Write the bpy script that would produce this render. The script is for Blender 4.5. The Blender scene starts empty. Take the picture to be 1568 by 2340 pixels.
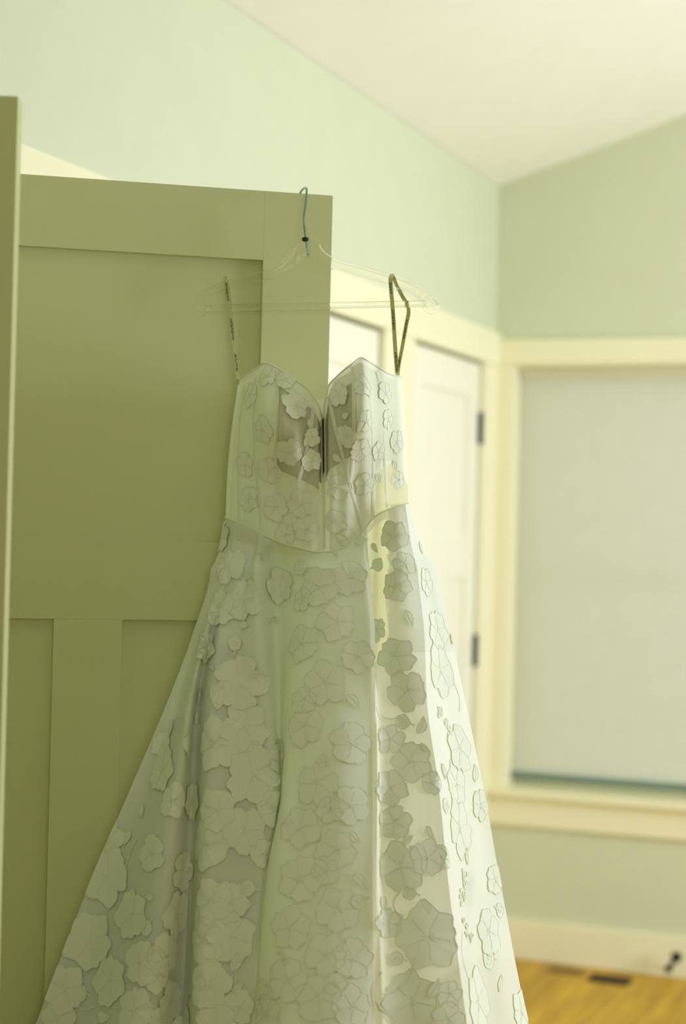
import bpy, bmesh, math, random
import numpy as np
from mathutils import Vector, Matrix

# ------------------------------------------------------------------ camera, world, light, exposure
W, H = 1568, 2340
F_PX, YAW, PITCH, ROLL = 3963.8, 0.373736, 0.0069060, 0.0246979
CAM = np.array([0.0, 0.0, 1.486])
FOCUS, FSTOP = 2.76, 1.8
WINDOW_POWER, SKY_POWER, EXPOSURE = 102.0, 1.0, 0.0
FILL_POWER = 27.0

sc = bpy.context.scene
col = sc.collection

cam_d = bpy.data.cameras.new('camera')
cam = bpy.data.objects.new('camera', cam_d)
col.objects.link(cam)
cam_d.sensor_fit = 'VERTICAL'
cam_d.sensor_height = 50.0 * H / F_PX
cam_d.sensor_width = 50.0 * W / F_PX
cam_d.lens = 50.0
cam_d.clip_start = 0.05
cam_d.dof.use_dof = True
cam_d.dof.focus_distance = FOCUS
cam_d.dof.aperture_fstop = FSTOP
CROT = Matrix.Rotation(YAW, 3, 'Z') @ Matrix.Rotation(math.pi / 2 + PITCH, 3, 'X') @ Matrix.Rotation(ROLL, 3, 'Z')
cam.matrix_world = Matrix.Translation(CAM) @ CROT.to_4x4()
sc.camera = cam
RM = np.array(CROT)

world = bpy.data.worlds.new('overcast_sky')
sc.world = world
world.use_nodes = True
wb = world.node_tree.nodes['Background']
wb.inputs[0].default_value = (0.95, 1.0, 0.86, 1)
wb.inputs[1].default_value = SKY_POWER


def area_light(name, loc, rot, sx, sy, power, color):
    d = bpy.data.lights.new(name, 'AREA')
    d.shape = 'RECTANGLE'
    d.size, d.size_y, d.energy, d.color = sx, sy, power, color
    o = bpy.data.objects.new(name, d)
    col.objects.link(o)
    o.location, o.rotation_euler = loc, rot
    return o


# daylight coming in through the window of the right-hand wall, out of frame
area_light('daylight', (2.12, 4.05, 1.60), (0, math.radians(90), 0), 1.45, 1.25, WINDOW_POWER, (0.95, 1.0, 1.20))
# added fill light behind the camera, tilted up; no source known there
area_light('fill_behind', (1.35, -1.42, 1.95), (math.radians(122), 0, 0), 1.2, 1.0, FILL_POWER, (0.95, 1.0, 0.88))

sc.view_settings.view_transform = 'Standard'
sc.view_settings.look = 'None'
sc.view_settings.exposure = EXPOSURE
sc.view_settings.gamma = 1.0
sc.view_settings.use_curve_mapping = False
sc.cycles.transparent_max_bounces = 32
sc.cycles.max_bounces = 14
sc.cycles.diffuse_bounces = 8
sc.cycles.transmission_bounces = 12


# ------------------------------------------------------------------ helpers
def at(px, py, depth):
    """Point seen at photo pixel (px, py), depth metres along the viewing axis."""
    d = RM @ np.array([(px - W / 2) / F_PX, -(py - H / 2) / F_PX, -1.0])
    return CAM + depth * d


def to_px(P):
    v = (np.asarray(P) - CAM) @ RM
    return W / 2 + F_PX * v[..., 0] / -v[..., 2], H / 2 - F_PX * v[..., 1] / -v[..., 2]


def on_x(px, py, x):
    d = at(px, py, 1.0) - CAM
    return CAM + d * (x - CAM[0]) / d[0]


def on_y(px, py, y):
    d = at(px, py, 1.0) - CAM
    return CAM + d * (y - CAM[1]) / d[1]


def empty(name, loc=(0, 0, 0), rz=0.0, parent=None):
    o = bpy.data.objects.new(name, None)
    o.empty_display_size = 0.1
    col.objects.link(o)
    o.location = loc
    o.rotation_euler = (0, 0, rz)
    if parent:
        o.parent = parent
    return o


def tag(o, label=None, cat=None, group=None, kind=None):
    for k, v in (('label', label), ('category', cat), ('group', group), ('kind', kind)):
        if v:
            o[k] = v
    return o


def base_of(parent):
    """World offset of a parent chain made of unrotated roots."""
    b = np.zeros(3)
    while parent is not None:
        b = b + np.array(parent.location)
        parent = parent.parent
    return b


def mk(name, verts, faces, mats, parent=None, mat_idx=None, smooth=False, world=True):
    """One mesh object. With world=True verts are world coordinates and the (unrotated) parents' offsets are taken off."""
    verts = np.asarray(verts, dtype=float)
    if parent is not None and world:
        verts = verts - base_of(parent)
    me = bpy.data.meshes.new(name)
    me.from_pydata([tuple(v) for v in verts], [], [tuple(int(i) for i in f) for f in faces])
    for m in (mats if isinstance(mats, (list, tuple)) else [mats]):
        me.materials.append(m)
    if mat_idx is not None:
        me.polygons.foreach_set('material_index', [int(i) for i in mat_idx])
    if smooth:
        me.polygons.foreach_set('use_smooth', [True] * len(me.polygons))
        me.set_sharp_from_angle(angle=math.radians(38 if smooth is True else smooth))
    me.update()
    o = bpy.data.objects.new(name, me)
    col.objects.link(o)
    if parent is not None:
        o.parent = parent
    return o


BOXF = [(0, 3, 2, 1), (4, 5, 6, 7), (0, 1, 5, 4), (1, 2, 6, 5), (2, 3, 7, 6), (3, 0, 4, 7)]


def box_geo(a, b, bev=0.0):
    """Verts and faces of a box with bevelled edges."""
    bm = bmesh.new()
    x0, y0, z0 = np.minimum(a, b)
    x1, y1, z1 = np.maximum(a, b)
    vs = [bm.verts.new(p) for p in ((x0, y0, z0), (x1, y0, z0), (x1, y1, z0), (x0, y1, z0), (x0, y0, z1), (x1, y0, z1), (x1, y1, z1), (x0, y1, z1))]
    for f in BOXF:
        bm.faces.new([vs[i] for i in f])
    if bev > 0:
        bmesh.ops.bevel(bm, geom=list(bm.edges), offset=bev, segments=2, profile=0.6, affect='EDGES')
    bm.verts.index_update()
    V = [tuple(v.co) for v in bm.verts]
    Fc = [tuple(v.index for v in f.verts) for f in bm.faces]
    bm.free()
    return V, Fc


def box(name, a, b, mat, parent=None, bev=0.002, world=False):
    V, Fc = box_geo(a, b, bev)
    return mk(name, V, Fc, mat, parent, world=world)


def join_geo(parts):
    V, Fc = [], []
    for v, f in parts:
        n = len(V)
        V += [tuple(p) for p in v]
        Fc += [tuple(i + n for i in q) for q in f]
    return V, Fc


def tube_geo(pts, rad, n=10, caps=True):
    pts = np.asarray(pts, float)
    m = len(pts)
    rad = np.full(m, rad) if np.isscalar(rad) else np.asarray(rad)
    T = np.gradient(pts, axis=0)
    T /= np.linalg.norm(T, axis=1)[:, None] + 1e-12
    up = np.array([0.0, 0, 1]) if abs(T[0][2]) < 0.9 else np.array([1.0, 0, 0])
    N = np.cross(T[0], up)
    N /= np.linalg.norm(N)
    V, Fc = [], []
    for i in range(m):
        N = N - T[i] * (N @ T[i])
        N /= np.linalg.norm(N) + 1e-12
        B = np.cross(T[i], N)
        for k in range(n):
            a = 2 * math.pi * k / n
            V.append(tuple(pts[i] + rad[i] * (math.cos(a) * N + math.sin(a) * B)))
    for i in range(m - 1):
        for k in range(n):
            k2 = (k + 1) % n
            Fc.append((i * n + k, i * n + k2, (i + 1) * n + k2, (i + 1) * n + k))
    if caps:
        Fc.append(tuple(range(n - 1, -1, -1)))
        Fc.append(tuple(range((m - 1) * n, m * n)))
    return V, Fc


def spline(P, per=8, power=0.5):
    """Smooth curve through control points (rows of P), per samples a span."""
    P = np.asarray(P, float)
    n = len(P)
    if n == 2:
        return np.array([P[0] + (P[1] - P[0]) * t for t in np.linspace(0, 1, per + 1)])
    d = np.maximum(np.linalg.norm(np.diff(P, axis=0), axis=1), 1e-6) ** power
    s = np.r_[0, np.cumsum(d)]
    sl = np.diff(P, axis=0) / d[:, None]
    M = np.zeros_like(P)
    M[1:-1] = (sl[:-1] * d[1:, None] + sl[1:] * d[:-1, None]) / (d[:-1] + d[1:])[:, None]
    M[0], M[-1] = sl[0], sl[-1]
    out = []
    for i in range(n - 1):
        for k in range(per):
            t = k / per
            h = d[i]
            out.append((2 * t**3 - 3 * t**2 + 1) * P[i] + (t**3 - 2 * t**2 + t) * h * M[i] + (-2 * t**3 + 3 * t**2) * P[i + 1] + (t**3 - t**2) * h * M[i + 1])
    out.append(P[-1])
    return np.array(out)


def interp_levels(xs, ys, x):
    """Monotone-ish cubic through (xs, ys) evaluated at the array x."""
    xs, ys = np.asarray(xs, float), np.asarray(ys, float)
    d = np.diff(xs)
    sl = np.diff(ys) / d
    m = np.zeros_like(ys)
    for i in range(1, len(xs) - 1):
        if sl[i - 1] * sl[i] > 0:
            w1, w2 = 2 * d[i] + d[i - 1], d[i] + 2 * d[i - 1]
            m[i] = (w1 + w2) / (w1 / sl[i - 1] + w2 / sl[i])
    m[0], m[-1] = sl[0], sl[-1]
    i = np.clip(np.searchsorted(xs, x, side='right') - 1, 0, len(d) - 1)
    t = (x - xs[i]) / d[i]
    h = d[i]
    return (2 * t**3 - 3 * t**2 + 1) * ys[i] + (t**3 - 2 * t**2 + t) * h * m[i] + (-2 * t**3 + 3 * t**2) * ys[i + 1] + (t**3 - t**2) * h * m[i + 1]


# ------------------------------------------------------------------ materials
def new_mat(name):
    m = bpy.data.materials.new(name)
    m.use_nodes = True
    nt = m.node_tree
    for n in list(nt.nodes):
        nt.nodes.remove(n)
    return m, nt, nt.nodes.new('ShaderNodeOutputMaterial')


def paint(name, rgb, rough=0.5, vary=0.03, scale=9.0, bump=0.05, spec=0.3):
    m, nt, out = new_mat(name)
    N, L = nt.nodes, nt.links
    b = N.new('ShaderNodeBsdfPrincipled')
    tc = N.new('ShaderNodeTexCoord')
    nz = N.new('ShaderNodeTexNoise')
    nz.inputs['Scale'].default_value = scale
    nz.inputs['Detail'].default_value = 3
    L.new(tc.outputs['Object'], nz.inputs['Vector'])
    mx = N.new('ShaderNodeMix')
    mx.data_type = 'RGBA'
    mx.inputs[6].default_value = tuple(c * (1 - vary) for c in rgb) + (1,)
    mx.inputs[7].default_value = tuple(min(1, c * (1 + vary)) for c in rgb) + (1,)
    L.new(nz.outputs['Fac'], mx.inputs[0])
    L.new(mx.outputs[2], b.inputs['Base Color'])
    b.inputs['Roughness'].default_value = rough
    b.inputs['Specular IOR Level'].default_value = spec
    if bump:
        n2 = N.new('ShaderNodeTexNoise')
        n2.inputs['Scale'].default_value = 260
        L.new(tc.outputs['Object'], n2.inputs['Vector'])
        bp = N.new('ShaderNodeBump')
        bp.inputs['Strength'].default_value = bump
        bp.inputs['Distance'].default_value = 0.002
        L.new(n2.outputs['Fac'], bp.inputs['Height'])
        L.new(bp.outputs['Normal'], b.inputs['Normal'])
    L.new(b.outputs[0], out.inputs[0])
    return m


def cloth(name, rgb, trans_rgb, transparent, translucent, weave=900.0, sheen=0.0, tint=(1, 1, 1)):
    """Thin cloth: part see-through, part letting light through, part plain diffuse, with a woven mesh relief."""
    m, nt, out = new_mat(name)
    N, L = nt.nodes, nt.links
    df = N.new('ShaderNodeBsdfDiffuse')
    tl = N.new('ShaderNodeBsdfTranslucent')
    tp = N.new('ShaderNodeBsdfTransparent')
    tp.inputs[0].default_value = tuple(tint) + (1,)
    tl.inputs[0].default_value = tuple(trans_rgb) + (1,)
    tc = N.new('ShaderNodeTexCoord')
    nz = N.new('ShaderNodeTexNoise')
    nz.inputs['Scale'].default_value = 14
    nz.inputs['Detail'].default_value = 4
    L.new(tc.outputs['Object'], nz.inputs['Vector'])
    mx = N.new('ShaderNodeMix')
    mx.data_type = 'RGBA'
    mx.inputs[6].default_value = tuple(c * 0.96 for c in rgb) + (1,)
    mx.inputs[7].default_value = tuple(min(1, c * 1.04) for c in rgb) + (1,)
    L.new(nz.outputs['Fac'], mx.inputs[0])
    L.new(mx.outputs[2], df.inputs[0])
    wv = N.new('ShaderNodeTexNoise')
    wv.inputs['Scale'].default_value = weave
    wv.inputs['Detail'].default_value = 1
    L.new(tc.outputs['Object'], wv.inputs['Vector'])
    bp = N.new('ShaderNodeBump')
    bp.inputs['Strength'].default_value = 0.12
    bp.inputs['Distance'].default_value = 0.001
    L.new(wv.outputs['Fac'], bp.inputs['Height'])
    L.new(bp.outputs['Normal'], df.inputs['Normal'])
    a = N.new('ShaderNodeMixShader')
    a.inputs[0].default_value = translucent
    L.new(df.outputs[0], a.inputs[1])
    L.new(tl.outputs[0], a.inputs[2])
    b = N.new('ShaderNodeMixShader')
    b.inputs[0].default_value = transparent
    L.new(a.outputs[0], b.inputs[1])
    L.new(tp.outputs[0], b.inputs[2])
    L.new(b.outputs[0], out.inputs[0])
    return m


def clear_plastic(name, rgb=(1.0, 1.0, 0.98), clear=0.74):
    m, nt, out = new_mat(name)
    N, L = nt.nodes, nt.links
    g = N.new('ShaderNodeBsdfGlass')
    g.inputs['Color'].default_value = rgb + (1,)
    g.inputs['IOR'].default_value = 1.36
    nz = N.new('ShaderNodeTexNoise')
    nz.inputs['Scale'].default_value = 40
    mr = N.new('ShaderNodeMapRange')
    mr.inputs[3].default_value = 0.02
    mr.inputs[4].default_value = 0.09
    L.new(nz.outputs['Fac'], mr.inputs[0])
    L.new(mr.outputs[0], g.inputs['Roughness'])
    t = N.new('ShaderNodeBsdfTransparent')
    t.inputs[0].default_value = rgb + (1,)
    x = N.new('ShaderNodeMixShader')
    x.inputs[0].default_value = clear
    L.new(g.outputs[0], x.inputs[1])
    L.new(t.outputs[0], x.inputs[2])
    L.new(x.outputs[0], out.inputs[0])
    return m


def metal(name, rgb, rough=0.3, metallic=1.0):
    m, nt, out = new_mat(name)
    N, L = nt.nodes, nt.links
    b = N.new('ShaderNodeBsdfPrincipled')
    nz = N.new('ShaderNodeTexNoise')
    nz.inputs['Scale'].default_value = 120
    mr = N.new('ShaderNodeMapRange')
    mr.inputs[3].default_value = rough * 0.8
    mr.inputs[4].default_value = rough * 1.25
    L.new(nz.outputs['Fac'], mr.inputs[0])
    L.new(mr.outputs[0], b.inputs['Roughness'])
    b.inputs['Base Color'].default_value = rgb + (1,)
    b.inputs['Metallic'].default_value = metallic
    L.new(b.outputs[0], out.inputs[0])
    return m


def wood_floor(name):
    m, nt, out = new_mat(name)
    N, L = nt.nodes, nt.links
    b = N.new('ShaderNodeBsdfPrincipled')
    tc = N.new('ShaderNodeTexCoord')
    oi = N.new('ShaderNodeObjectInfo')
    mp = N.new('ShaderNodeMapping')
    mp.inputs['Scale'].default_value = (14, 1.2, 14)
    ad = N.new('ShaderNodeVectorMath')
    L.new(tc.outputs['Object'], ad.inputs[0])
    L.new(oi.outputs['Random'], ad.inputs[1])
    L.new(ad.outputs[0], mp.inputs[0])
    nz = N.new('ShaderNodeTexNoise')
    nz.inputs['Scale'].default_value = 2.2
    nz.inputs['Detail'].default_value = 6
    nz.inputs['Distortion'].default_value = 0.6
    L.new(mp.outputs[0], nz.inputs['Vector'])
    cr = N.new('ShaderNodeValToRGB')
    cr.color_ramp.elements[0].position = 0.3
    cr.color_ramp.elements[0].color = (0.42, 0.225, 0.012, 1)
    cr.color_ramp.elements[1].position = 0.7
    cr.color_ramp.elements[1].color = (0.66, 0.41, 0.025, 1)
    L.new(nz.outputs['Fac'], cr.inputs[0])
    hs = N.new('ShaderNodeHueSaturation')
    mr = N.new('ShaderNodeMapRange')
    mr.inputs[3].default_value = 0.86
    mr.inputs[4].default_value = 1.14
    L.new(oi.outputs['Random'], mr.inputs[0])
    L.new(mr.outputs[0], hs.inputs['Value'])
    L.new(cr.outputs[0], hs.inputs['Color'])
    L.new(hs.outputs[0], b.inputs['Base Color'])
    b.inputs['Roughness'].default_value = 0.42
    b.inputs['Specular IOR Level'].default_value = 0.35
    L.new(b.outputs[0], out.inputs[0])
    return m


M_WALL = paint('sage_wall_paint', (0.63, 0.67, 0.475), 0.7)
M_FAR = paint('bounce_cutting_paint', (0.42, 0.44, 0.34), 0.8)  # unseen walls, darkened to weaken the light they bounce
M_CEIL = paint('ceiling_paint', (0.85, 0.86, 0.75), 0.8)
M_TRIM = paint('cream_trim_paint', (0.86, 0.835, 0.58), 0.4, vary=0.015)
M_DOOR = paint('shadow_toned_door_paint', (0.55, 0.58, 0.29), 0.45, vary=0.02)  # white door; the olive tone of its shade is put into the colour
M_CLOSET = paint('closet_door_paint', (0.86, 0.855, 0.70), 0.4, vary=0.015)
M_FLOOR = wood_floor('amber_wood')
M_DARK = metal('dark_bronze', (0.012, 0.035, 0.025), 0.6, 0.0)
M_VENT = metal('brown_register', (0.07, 0.045, 0.018), 0.5, 0.5)
M_VENT2 = metal('tan_register', (0.34, 0.21, 0.06), 0.5, 0.3)
M_RUBBER = paint('black_rubber', (0.012, 0.018, 0.014), 0.6)
M_HOOK = metal('teal_steel', (0.20, 0.34, 0.30), 0.28)
M_CLEAR = clear_plastic('clear_plastic')
M_SHADE = cloth('shade_fabric', (0.67, 0.69, 0.575), (0.70, 0.74, 0.66), 0.0, 0.12, 500)
M_RAIL = paint('shade_rail', (0.62, 0.60, 0.42), 0.5)
M_BRAIL = paint('shade_bottom_rail', (0.16, 0.23, 0.18), 0.5)
M_ROD = clear_plastic('clear_rod', (1.0, 1.0, 0.98), 0.45)
M_GLASS = clear_plastic('window_glass', (0.97, 1, 0.97), 0.9)
M_NET = cloth('lace_net', (0.88, 0.93, 0.84), (0.88, 0.92, 0.48), 0.30, 0.10, 1400)
M_TULLE = cloth('tulle_layer', (0.86, 0.91, 0.68), (0.80, 0.84, 0.34), 0.06, 0.14, 1400)
M_SHEER = cloth('sheer_lining_net', (0.88, 0.90, 0.72), (0.88, 0.90, 0.42), 0.60, 0.5, 1400)
M_BACKING = cloth('shadow_backing_cloth', (0.52, 0.54, 0.26), (0.3, 0.3, 0.1), 0.0, 0.06, 800)  # dark colour stands in for the shade behind the lace
M_GAP = cloth('fold_shadow_cloth', (0.10, 0.09, 0.045), (0.1, 0.1, 0.05), 0.0, 0.0, 800)  # dark colour stands in for shadow inside the fold between the cups
M_PETAL = cloth('lace_petal', (0.79, 0.83, 0.68), (0.76, 0.82, 0.42), 0.0, 0.10, 900)
M_CORD = cloth('lace_cord', (0.71, 0.76, 0.58), (0.6, 0.6, 0.4), 0.0, 0.06, 900)
M_BODICE = cloth('bodice_net', (0.84, 0.89, 0.74), (0.86, 0.88, 0.58), 0.20, 0.10, 1400)
M_BONE = cloth('boning_satin', (0.80, 0.82, 0.70), (0.7, 0.72, 0.5), 0.1, 0.15, 600)
M_SATIN = cloth('satin_binding', (0.84, 0.85, 0.76), (0.7, 0.7, 0.55), 0.0, 0.15, 600)
M_CUP = cloth('grey_inner_panel', (0.58, 0.58, 0.53), (0.25, 0.25, 0.22), 0.0, 0.1, 600)
M_RIBBON = cloth('olive_ribbon', (0.60, 0.61, 0.29), (0.58, 0.58, 0.2), 0.0, 0.35, 700)
M_INK = paint('dark_print', (0.03, 0.04, 0.025), 0.6)

# ------------------------------------------------------------------ the setting
XL, YB, XR, YF = -1.73, 5.834, 2.05, -1.45
ZC, SLOPE = 2.683, 0.322


def ceil_z(x):
    return ZC + SLOPE * (x - XL)


def struct(o):
    o['kind'] = 'structure'
    return o


# floor: a subfloor and boards running along the left wall
fl = struct(box('floor', (XL - 0.9, YF, -0.12), (XR, YB + 0.1, -0.020), M_FLOOR, None, 0))
bw = 0.083
rng = random.Random(4)
nb = int((XR - XL) / bw) + 1
board_mesh = None
for i in range(nb):
    x0 = XL + i * bw
    x1 = min(x0 + bw - 0.0012, XR)
    if x1 - x0 < 0.02:
        continue
    if x0 > -0.2:      # far from the frame: whole lengths
        cuts = [YF, YB]
    else:
        c = rng.uniform(3.4, 5.2)
        cuts = [YF, c - 1.9, c, YB]
    for k in range(len(cuts) - 1):
        L_ = cuts[k + 1] - cuts[k] - 0.001
        V, Fc = box_geo((0, 0, -0.0195), (x1 - x0, L_, 0), 0.0008)
        o = mk('floor_plank', V, Fc, M_FLOOR, fl, world=False)
        o.location = (x0, cuts[k], 0)

# left wall with its door openings
OPEN = [(1.235, 1.765), (2.275, 3.060), (3.905, 4.668), (4.932, 5.667)]
ZH = 2.05
parts = []
prev = YF
for a, b in OPEN:
    parts.append(box_geo((XL - 0.12, prev, -0.02), (XL, a, 2.68)))
    parts.append(box_geo((XL - 0.12, a, ZH), (XL, b, 2.68)))
    prev = b
parts.append(box_geo((XL - 0.12, prev, -0.02), (XL, YB, 2.68)))
V, Fc = join_geo(parts)
struct(mk('wall_left', V, Fc, M_WALL))
# closets behind the openings
V, Fc = join_geo([box_geo((XL - 0.90, YF, -0.02), (XL - 0.82, YB, 2.68)),
                  box_geo((XL - 0.82, 3.4, -0.02), (XL - 0.12, 3.48, 2.68)),
                  box_geo((XL - 0.82, YF, 2.45), (XL - 0.12, YB, 2.50))])
struct(mk('wall_closet', V, Fc, M_WALL))

# back wall with the window opening
WX0, WX1, WZ0, WZ1 = -1.665, -0.72, 0.585, 2.055
WD = 0.15
zt = 4.1
V, Fc = join_geo([box_geo((XL - 0.12, YB, -0.02), (WX0, YB + WD, zt)), box_geo((WX1, YB, -0.02), (XR + 0.12, YB + WD, zt)),
                  box_geo((WX0, YB, -0.02), (WX1, YB + WD, WZ0)), box_geo((WX0, YB, WZ1), (WX1, YB + WD, zt))])
struct(mk('wall_back', V, Fc, M_WALL))
# right wall with its window opening, and the wall behind the photographer
RY0, RY1, RZ0, RZ1 = 3.41, 4.69, 0.85, 2.35
V, Fc = join_geo([box_geo((XR, YF, -0.02), (XR + 0.12, RY0, zt)), box_geo((XR, RY1, -0.02), (XR + 0.12, YB, zt)),
                  box_geo((XR, RY0, -0.02), (XR + 0.12, RY1, RZ0)), box_geo((XR, RY0, RZ1), (XR + 0.12, RY1, zt))])
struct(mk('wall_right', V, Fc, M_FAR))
FX0, FX1, FZ0, FZ1 = 0.75, 1.95, 1.3, 2.4  # opening added for the fill light
V, Fc = join_geo([box_geo((XL - 0.9, YF - 0.12, -0.02), (FX0, YF, zt)), box_geo((FX1, YF - 0.12, -0.02), (XR + 0.12, YF, zt)),
                  box_geo((FX0, YF - 0.12, -0.02), (FX1, YF, FZ0)), box_geo((FX0, YF - 0.12, FZ1), (FX1, YF, zt))])
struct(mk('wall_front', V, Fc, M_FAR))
# sloping ceiling
xa, xb = XL - 0.12, XR + 0.12
V = [(xa, YF - 0.12, ceil_z(xa)), (xb, YF - 0.12, ceil_z(xb)), (xb, YB + WD, ceil_z(xb)), (xa, YB + WD, ceil_z(xa))]
V += [(x, y, z + 0.1) for x, y, z in V]
struct(mk('ceiling', V, [(3, 2, 1, 0), (4, 5, 6, 7), (0, 1, 5, 4), (1, 2, 6, 5), (2, 3, 7, 6), (3, 0, 4, 7)], M_CEIL))

# trim on the left wall: one long head band and the upright casings
t = 0.018
struct(box('trim_1', (XL, 1.115, ZH), (XL + t + 0.004, YB, 2.163), M_TRIM, None, 0.003))
for n_, (a, b) in enumerate([(1.135, 1.235), (1.765, 1.865), (2.175, 2.275), (3.06, 3.16), (3.80, 3.905), (4.668, 4.932), (5.667, YB)], 2):
    struct(box('trim_%d' % n_, (XL, a, 0.0), (XL + t, b, ZH), M_TRIM, None, 0.003))
# baseboards
struct(box('baseboard_back', (XL, YB - 0.016, 0.0), (XR, YB, 0.136), M_TRIM, None, 0.003))
V, Fc = join_geo([box_geo((XL, 3.16, 0), (XL + 0.016, 3.80, 0.136), 0.003), box_geo((XL, YF, 0), (XL + 0.016, 1.135, 0.136), 0.003)])
struct(mk('baseboard_left', V, Fc, M_TRIM))
struct(box('baseboard_right', (XR - 0.016, YF, 0), (XR, YB - 0.016, 0.136), M_TRIM, None, 0.003))


# panelled doors: two upright panels under one wide one, like the one the dress hangs on
def panel_door(name, loc, rz, w, mat, flip=1):
    root = struct(empty(name, loc, rz))
    h, th, st, z0 = 2.04, 0.035, 0.117, 0.010
    x0, x1 = (0, w)
    bx = lambda nm, a, b, bev=0.0005: box(nm, a, b, mat, root, bev)
    bx('stile', (x0, -th / 2, z0), (x0 + st, th / 2, h))
    bx('stile', (x1 - st, -th / 2, z0), (x1, th / 2, h))
    mid = 0.5 * (x0 + x1)
    bx('center_stile', (mid - 0.0555, -th / 2, 0.24), (mid + 0.0555, th / 2, 1.32))
    bx('rail', (x0 + st, -th / 2, 1.924), (x1 - st, th / 2, h))
    bx('rail', (x0 + st, -th / 2, 1.32), (x1 - st, th / 2, 1.45))
    bx('rail', (x0 + st, -th / 2, z0), (x1 - st, th / 2, 0.24))
    pt = 0.008
    bx('panel', (x0 + st - 0.006, -pt / 2, 1.444), (x1 - st + 0.006, pt / 2, 1.93), 0)
    bx('panel', (x0 + st - 0.006, -pt / 2, 0.234), (mid - 0.0495, pt / 2, 1.326), 0)
    bx('panel', (mid + 0.0495, -pt / 2, 0.234), (x1 - st + 0.006, pt / 2, 1.326), 0)
    return root


DA = np.array([-1.52394942, 2.41514705])
DB = np.array([-1.09632375, 2.7128589])
du = (DB - DA) / np.linalg.norm(DB - DA)
dn = np.array([du[1], -du[0]])                 # towards the photographer
ang = math.atan2(du[1], du[0])
hp = DB - du * 0.785 - dn * 0.0175             # hinge end, door centre plane behind its face
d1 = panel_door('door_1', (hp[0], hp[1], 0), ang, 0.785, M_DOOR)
tag(d1, 'open white panelled door, shadow-toned olive, that the wedding dress hangs on', 'door')
# the second open door, closer to the photographer: only its free edge is in the frame
e2 = at(41, 222, 2.29)
ang2 = math.radians(22.5)
h2 = e2[:2] + 0.0175 * np.array([-math.sin(ang2), math.cos(ang2)]) - 0.515 * np.array([math.cos(ang2), math.sin(ang2)])
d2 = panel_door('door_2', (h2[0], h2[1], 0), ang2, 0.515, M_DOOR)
tag(d2, 'open door seen edge-on at the left border, nearer than the dress', 'door')
# two closed closet doors in the left wall
d3 = panel_door('door_3', (XL - 0.020, 3.909, 0), math.pi / 2, 0.755, M_CLOSET)
tag(d3, 'closed cream closet door partly hidden behind the dress door', 'door')
d4 = panel_door('door_4', (XL - 0.020, 4.936, 0), math.pi / 2, 0.727, M_CLOSET)
tag(d4, 'closed cream closet door with two dark hinges beside the corner', 'door')


def hinge(parent, y_local, z):
    """Butt hinge: knuckle barrel with tips and two leaves."""
    hx, hy = y_local, -0.0175
    g = [tube_geo([(hx, hy - 0.006, z - 0.046), (hx, hy - 0.006, z - 0.017)], 0.0105, 10), tube_geo([(hx, hy - 0.006, z - 0.0155), (hx, hy - 0.006, z + 0.0155)], 0.0105, 10),
         tube_geo([(hx, hy - 0.006, z + 0.017), (hx, hy - 0.006, z + 0.046)], 0.0105, 10), tube_geo([(hx, hy - 0.006, z + 0.046), (hx, hy - 0.006, z + 0.052), (hx, hy - 0.006, z + 0.055)], [0.0115, 0.0115, 0.004], 10),
         tube_geo([(hx, hy - 0.006, z - 0.055), (hx, hy - 0.006, z - 0.052), (hx, hy - 0.006, z - 0.046)], [0.004, 0.0115, 0.0115], 10),
         box_geo((hx - 0.016, hy - 0.0015, z - 0.046), (hx - 0.001, hy + 0.001, z + 0.046))]
    V, Fc = join_geo(g)
    o = mk('hinge', V, Fc, M_DARK, parent, world=False, smooth=True)
    o['label'] = 'dark bronze hinge'
    return o


hinge(d4, 0.731, 1.823)
hinge(d4, 0.731, 1.067)
hinge(d4, 0.731, 0.25)

# the window of the back wall
w1 = struct(empty('window_1', ((WX0 + WX1) / 2, YB, WZ0)))
tag(w1, 'tall cream-framed window with its shade drawn, on the back wall', 'window')
cw = 0.062
fy = YB - 0.020
bx = lambda nm, a, b, m=M_TRIM, bev=0.002: mk(nm, *box_geo(a, b, bev), m, w1)
bx('head_casing', (XL + 0.002, fy - 0.004, WZ1), (WX1 + 0.09, YB, 2.140))
bx('side_casing', (WX0 - cw, fy, WZ0), (WX0, YB, WZ1))
bx('side_casing', (WX1, fy, WZ0), (WX1 + 0.09, YB, WZ1))
bx('window_stool', (XL + 0.002, fy - 0.035, WZ0 - 0.022), (WX1 + 0.10, YB + 0.10, WZ0 + 0.002))
bx('apron', (XL + 0.004, fy, 0.459), (WX1 + 0.09, YB, WZ0 - 0.022))
bx('jamb', (WX0, YB - 0.002, WZ0), (WX0 + 0.006, YB + WD, WZ1))
bx('jamb', (WX1 - 0.006, YB - 0.002, WZ0), (WX1, YB + WD, WZ1))
bx('jamb', (WX0, YB - 0.002, WZ1 - 0.006), (WX1, YB + WD, WZ1))
sy0, sy1 = YB + 0.115, YB + 0.145
V, Fc = join_geo([box_geo((WX0 + 0.006, sy0, WZ0), (WX0 + 0.05, sy1, WZ1 - 0.006), 0.002), box_geo((WX1 - 0.05, sy0, WZ0), (WX1 - 0.006, sy1, WZ1 - 0.006), 0.002),
                  box_geo((WX0 + 0.05, sy0, WZ0), (WX1 - 0.05, sy1, WZ0 + 0.05), 0.002), box_geo((WX0 + 0.05, sy0, WZ1 - 0.056), (WX1 - 0.05, sy1, WZ1 - 0.006), 0.002),
                  box_geo((WX0 + 0.05, sy0, 1.30), (WX1 - 0.05, sy1, 1.34), 0.002)])
mk('sash', V, Fc, M_TRIM, w1)
bx('pane', (WX0 + 0.05, YB + 0.128, WZ0 + 0.05), (WX1 - 0.05, YB + 0.132, 1.30), M_GLASS, 0)
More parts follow.
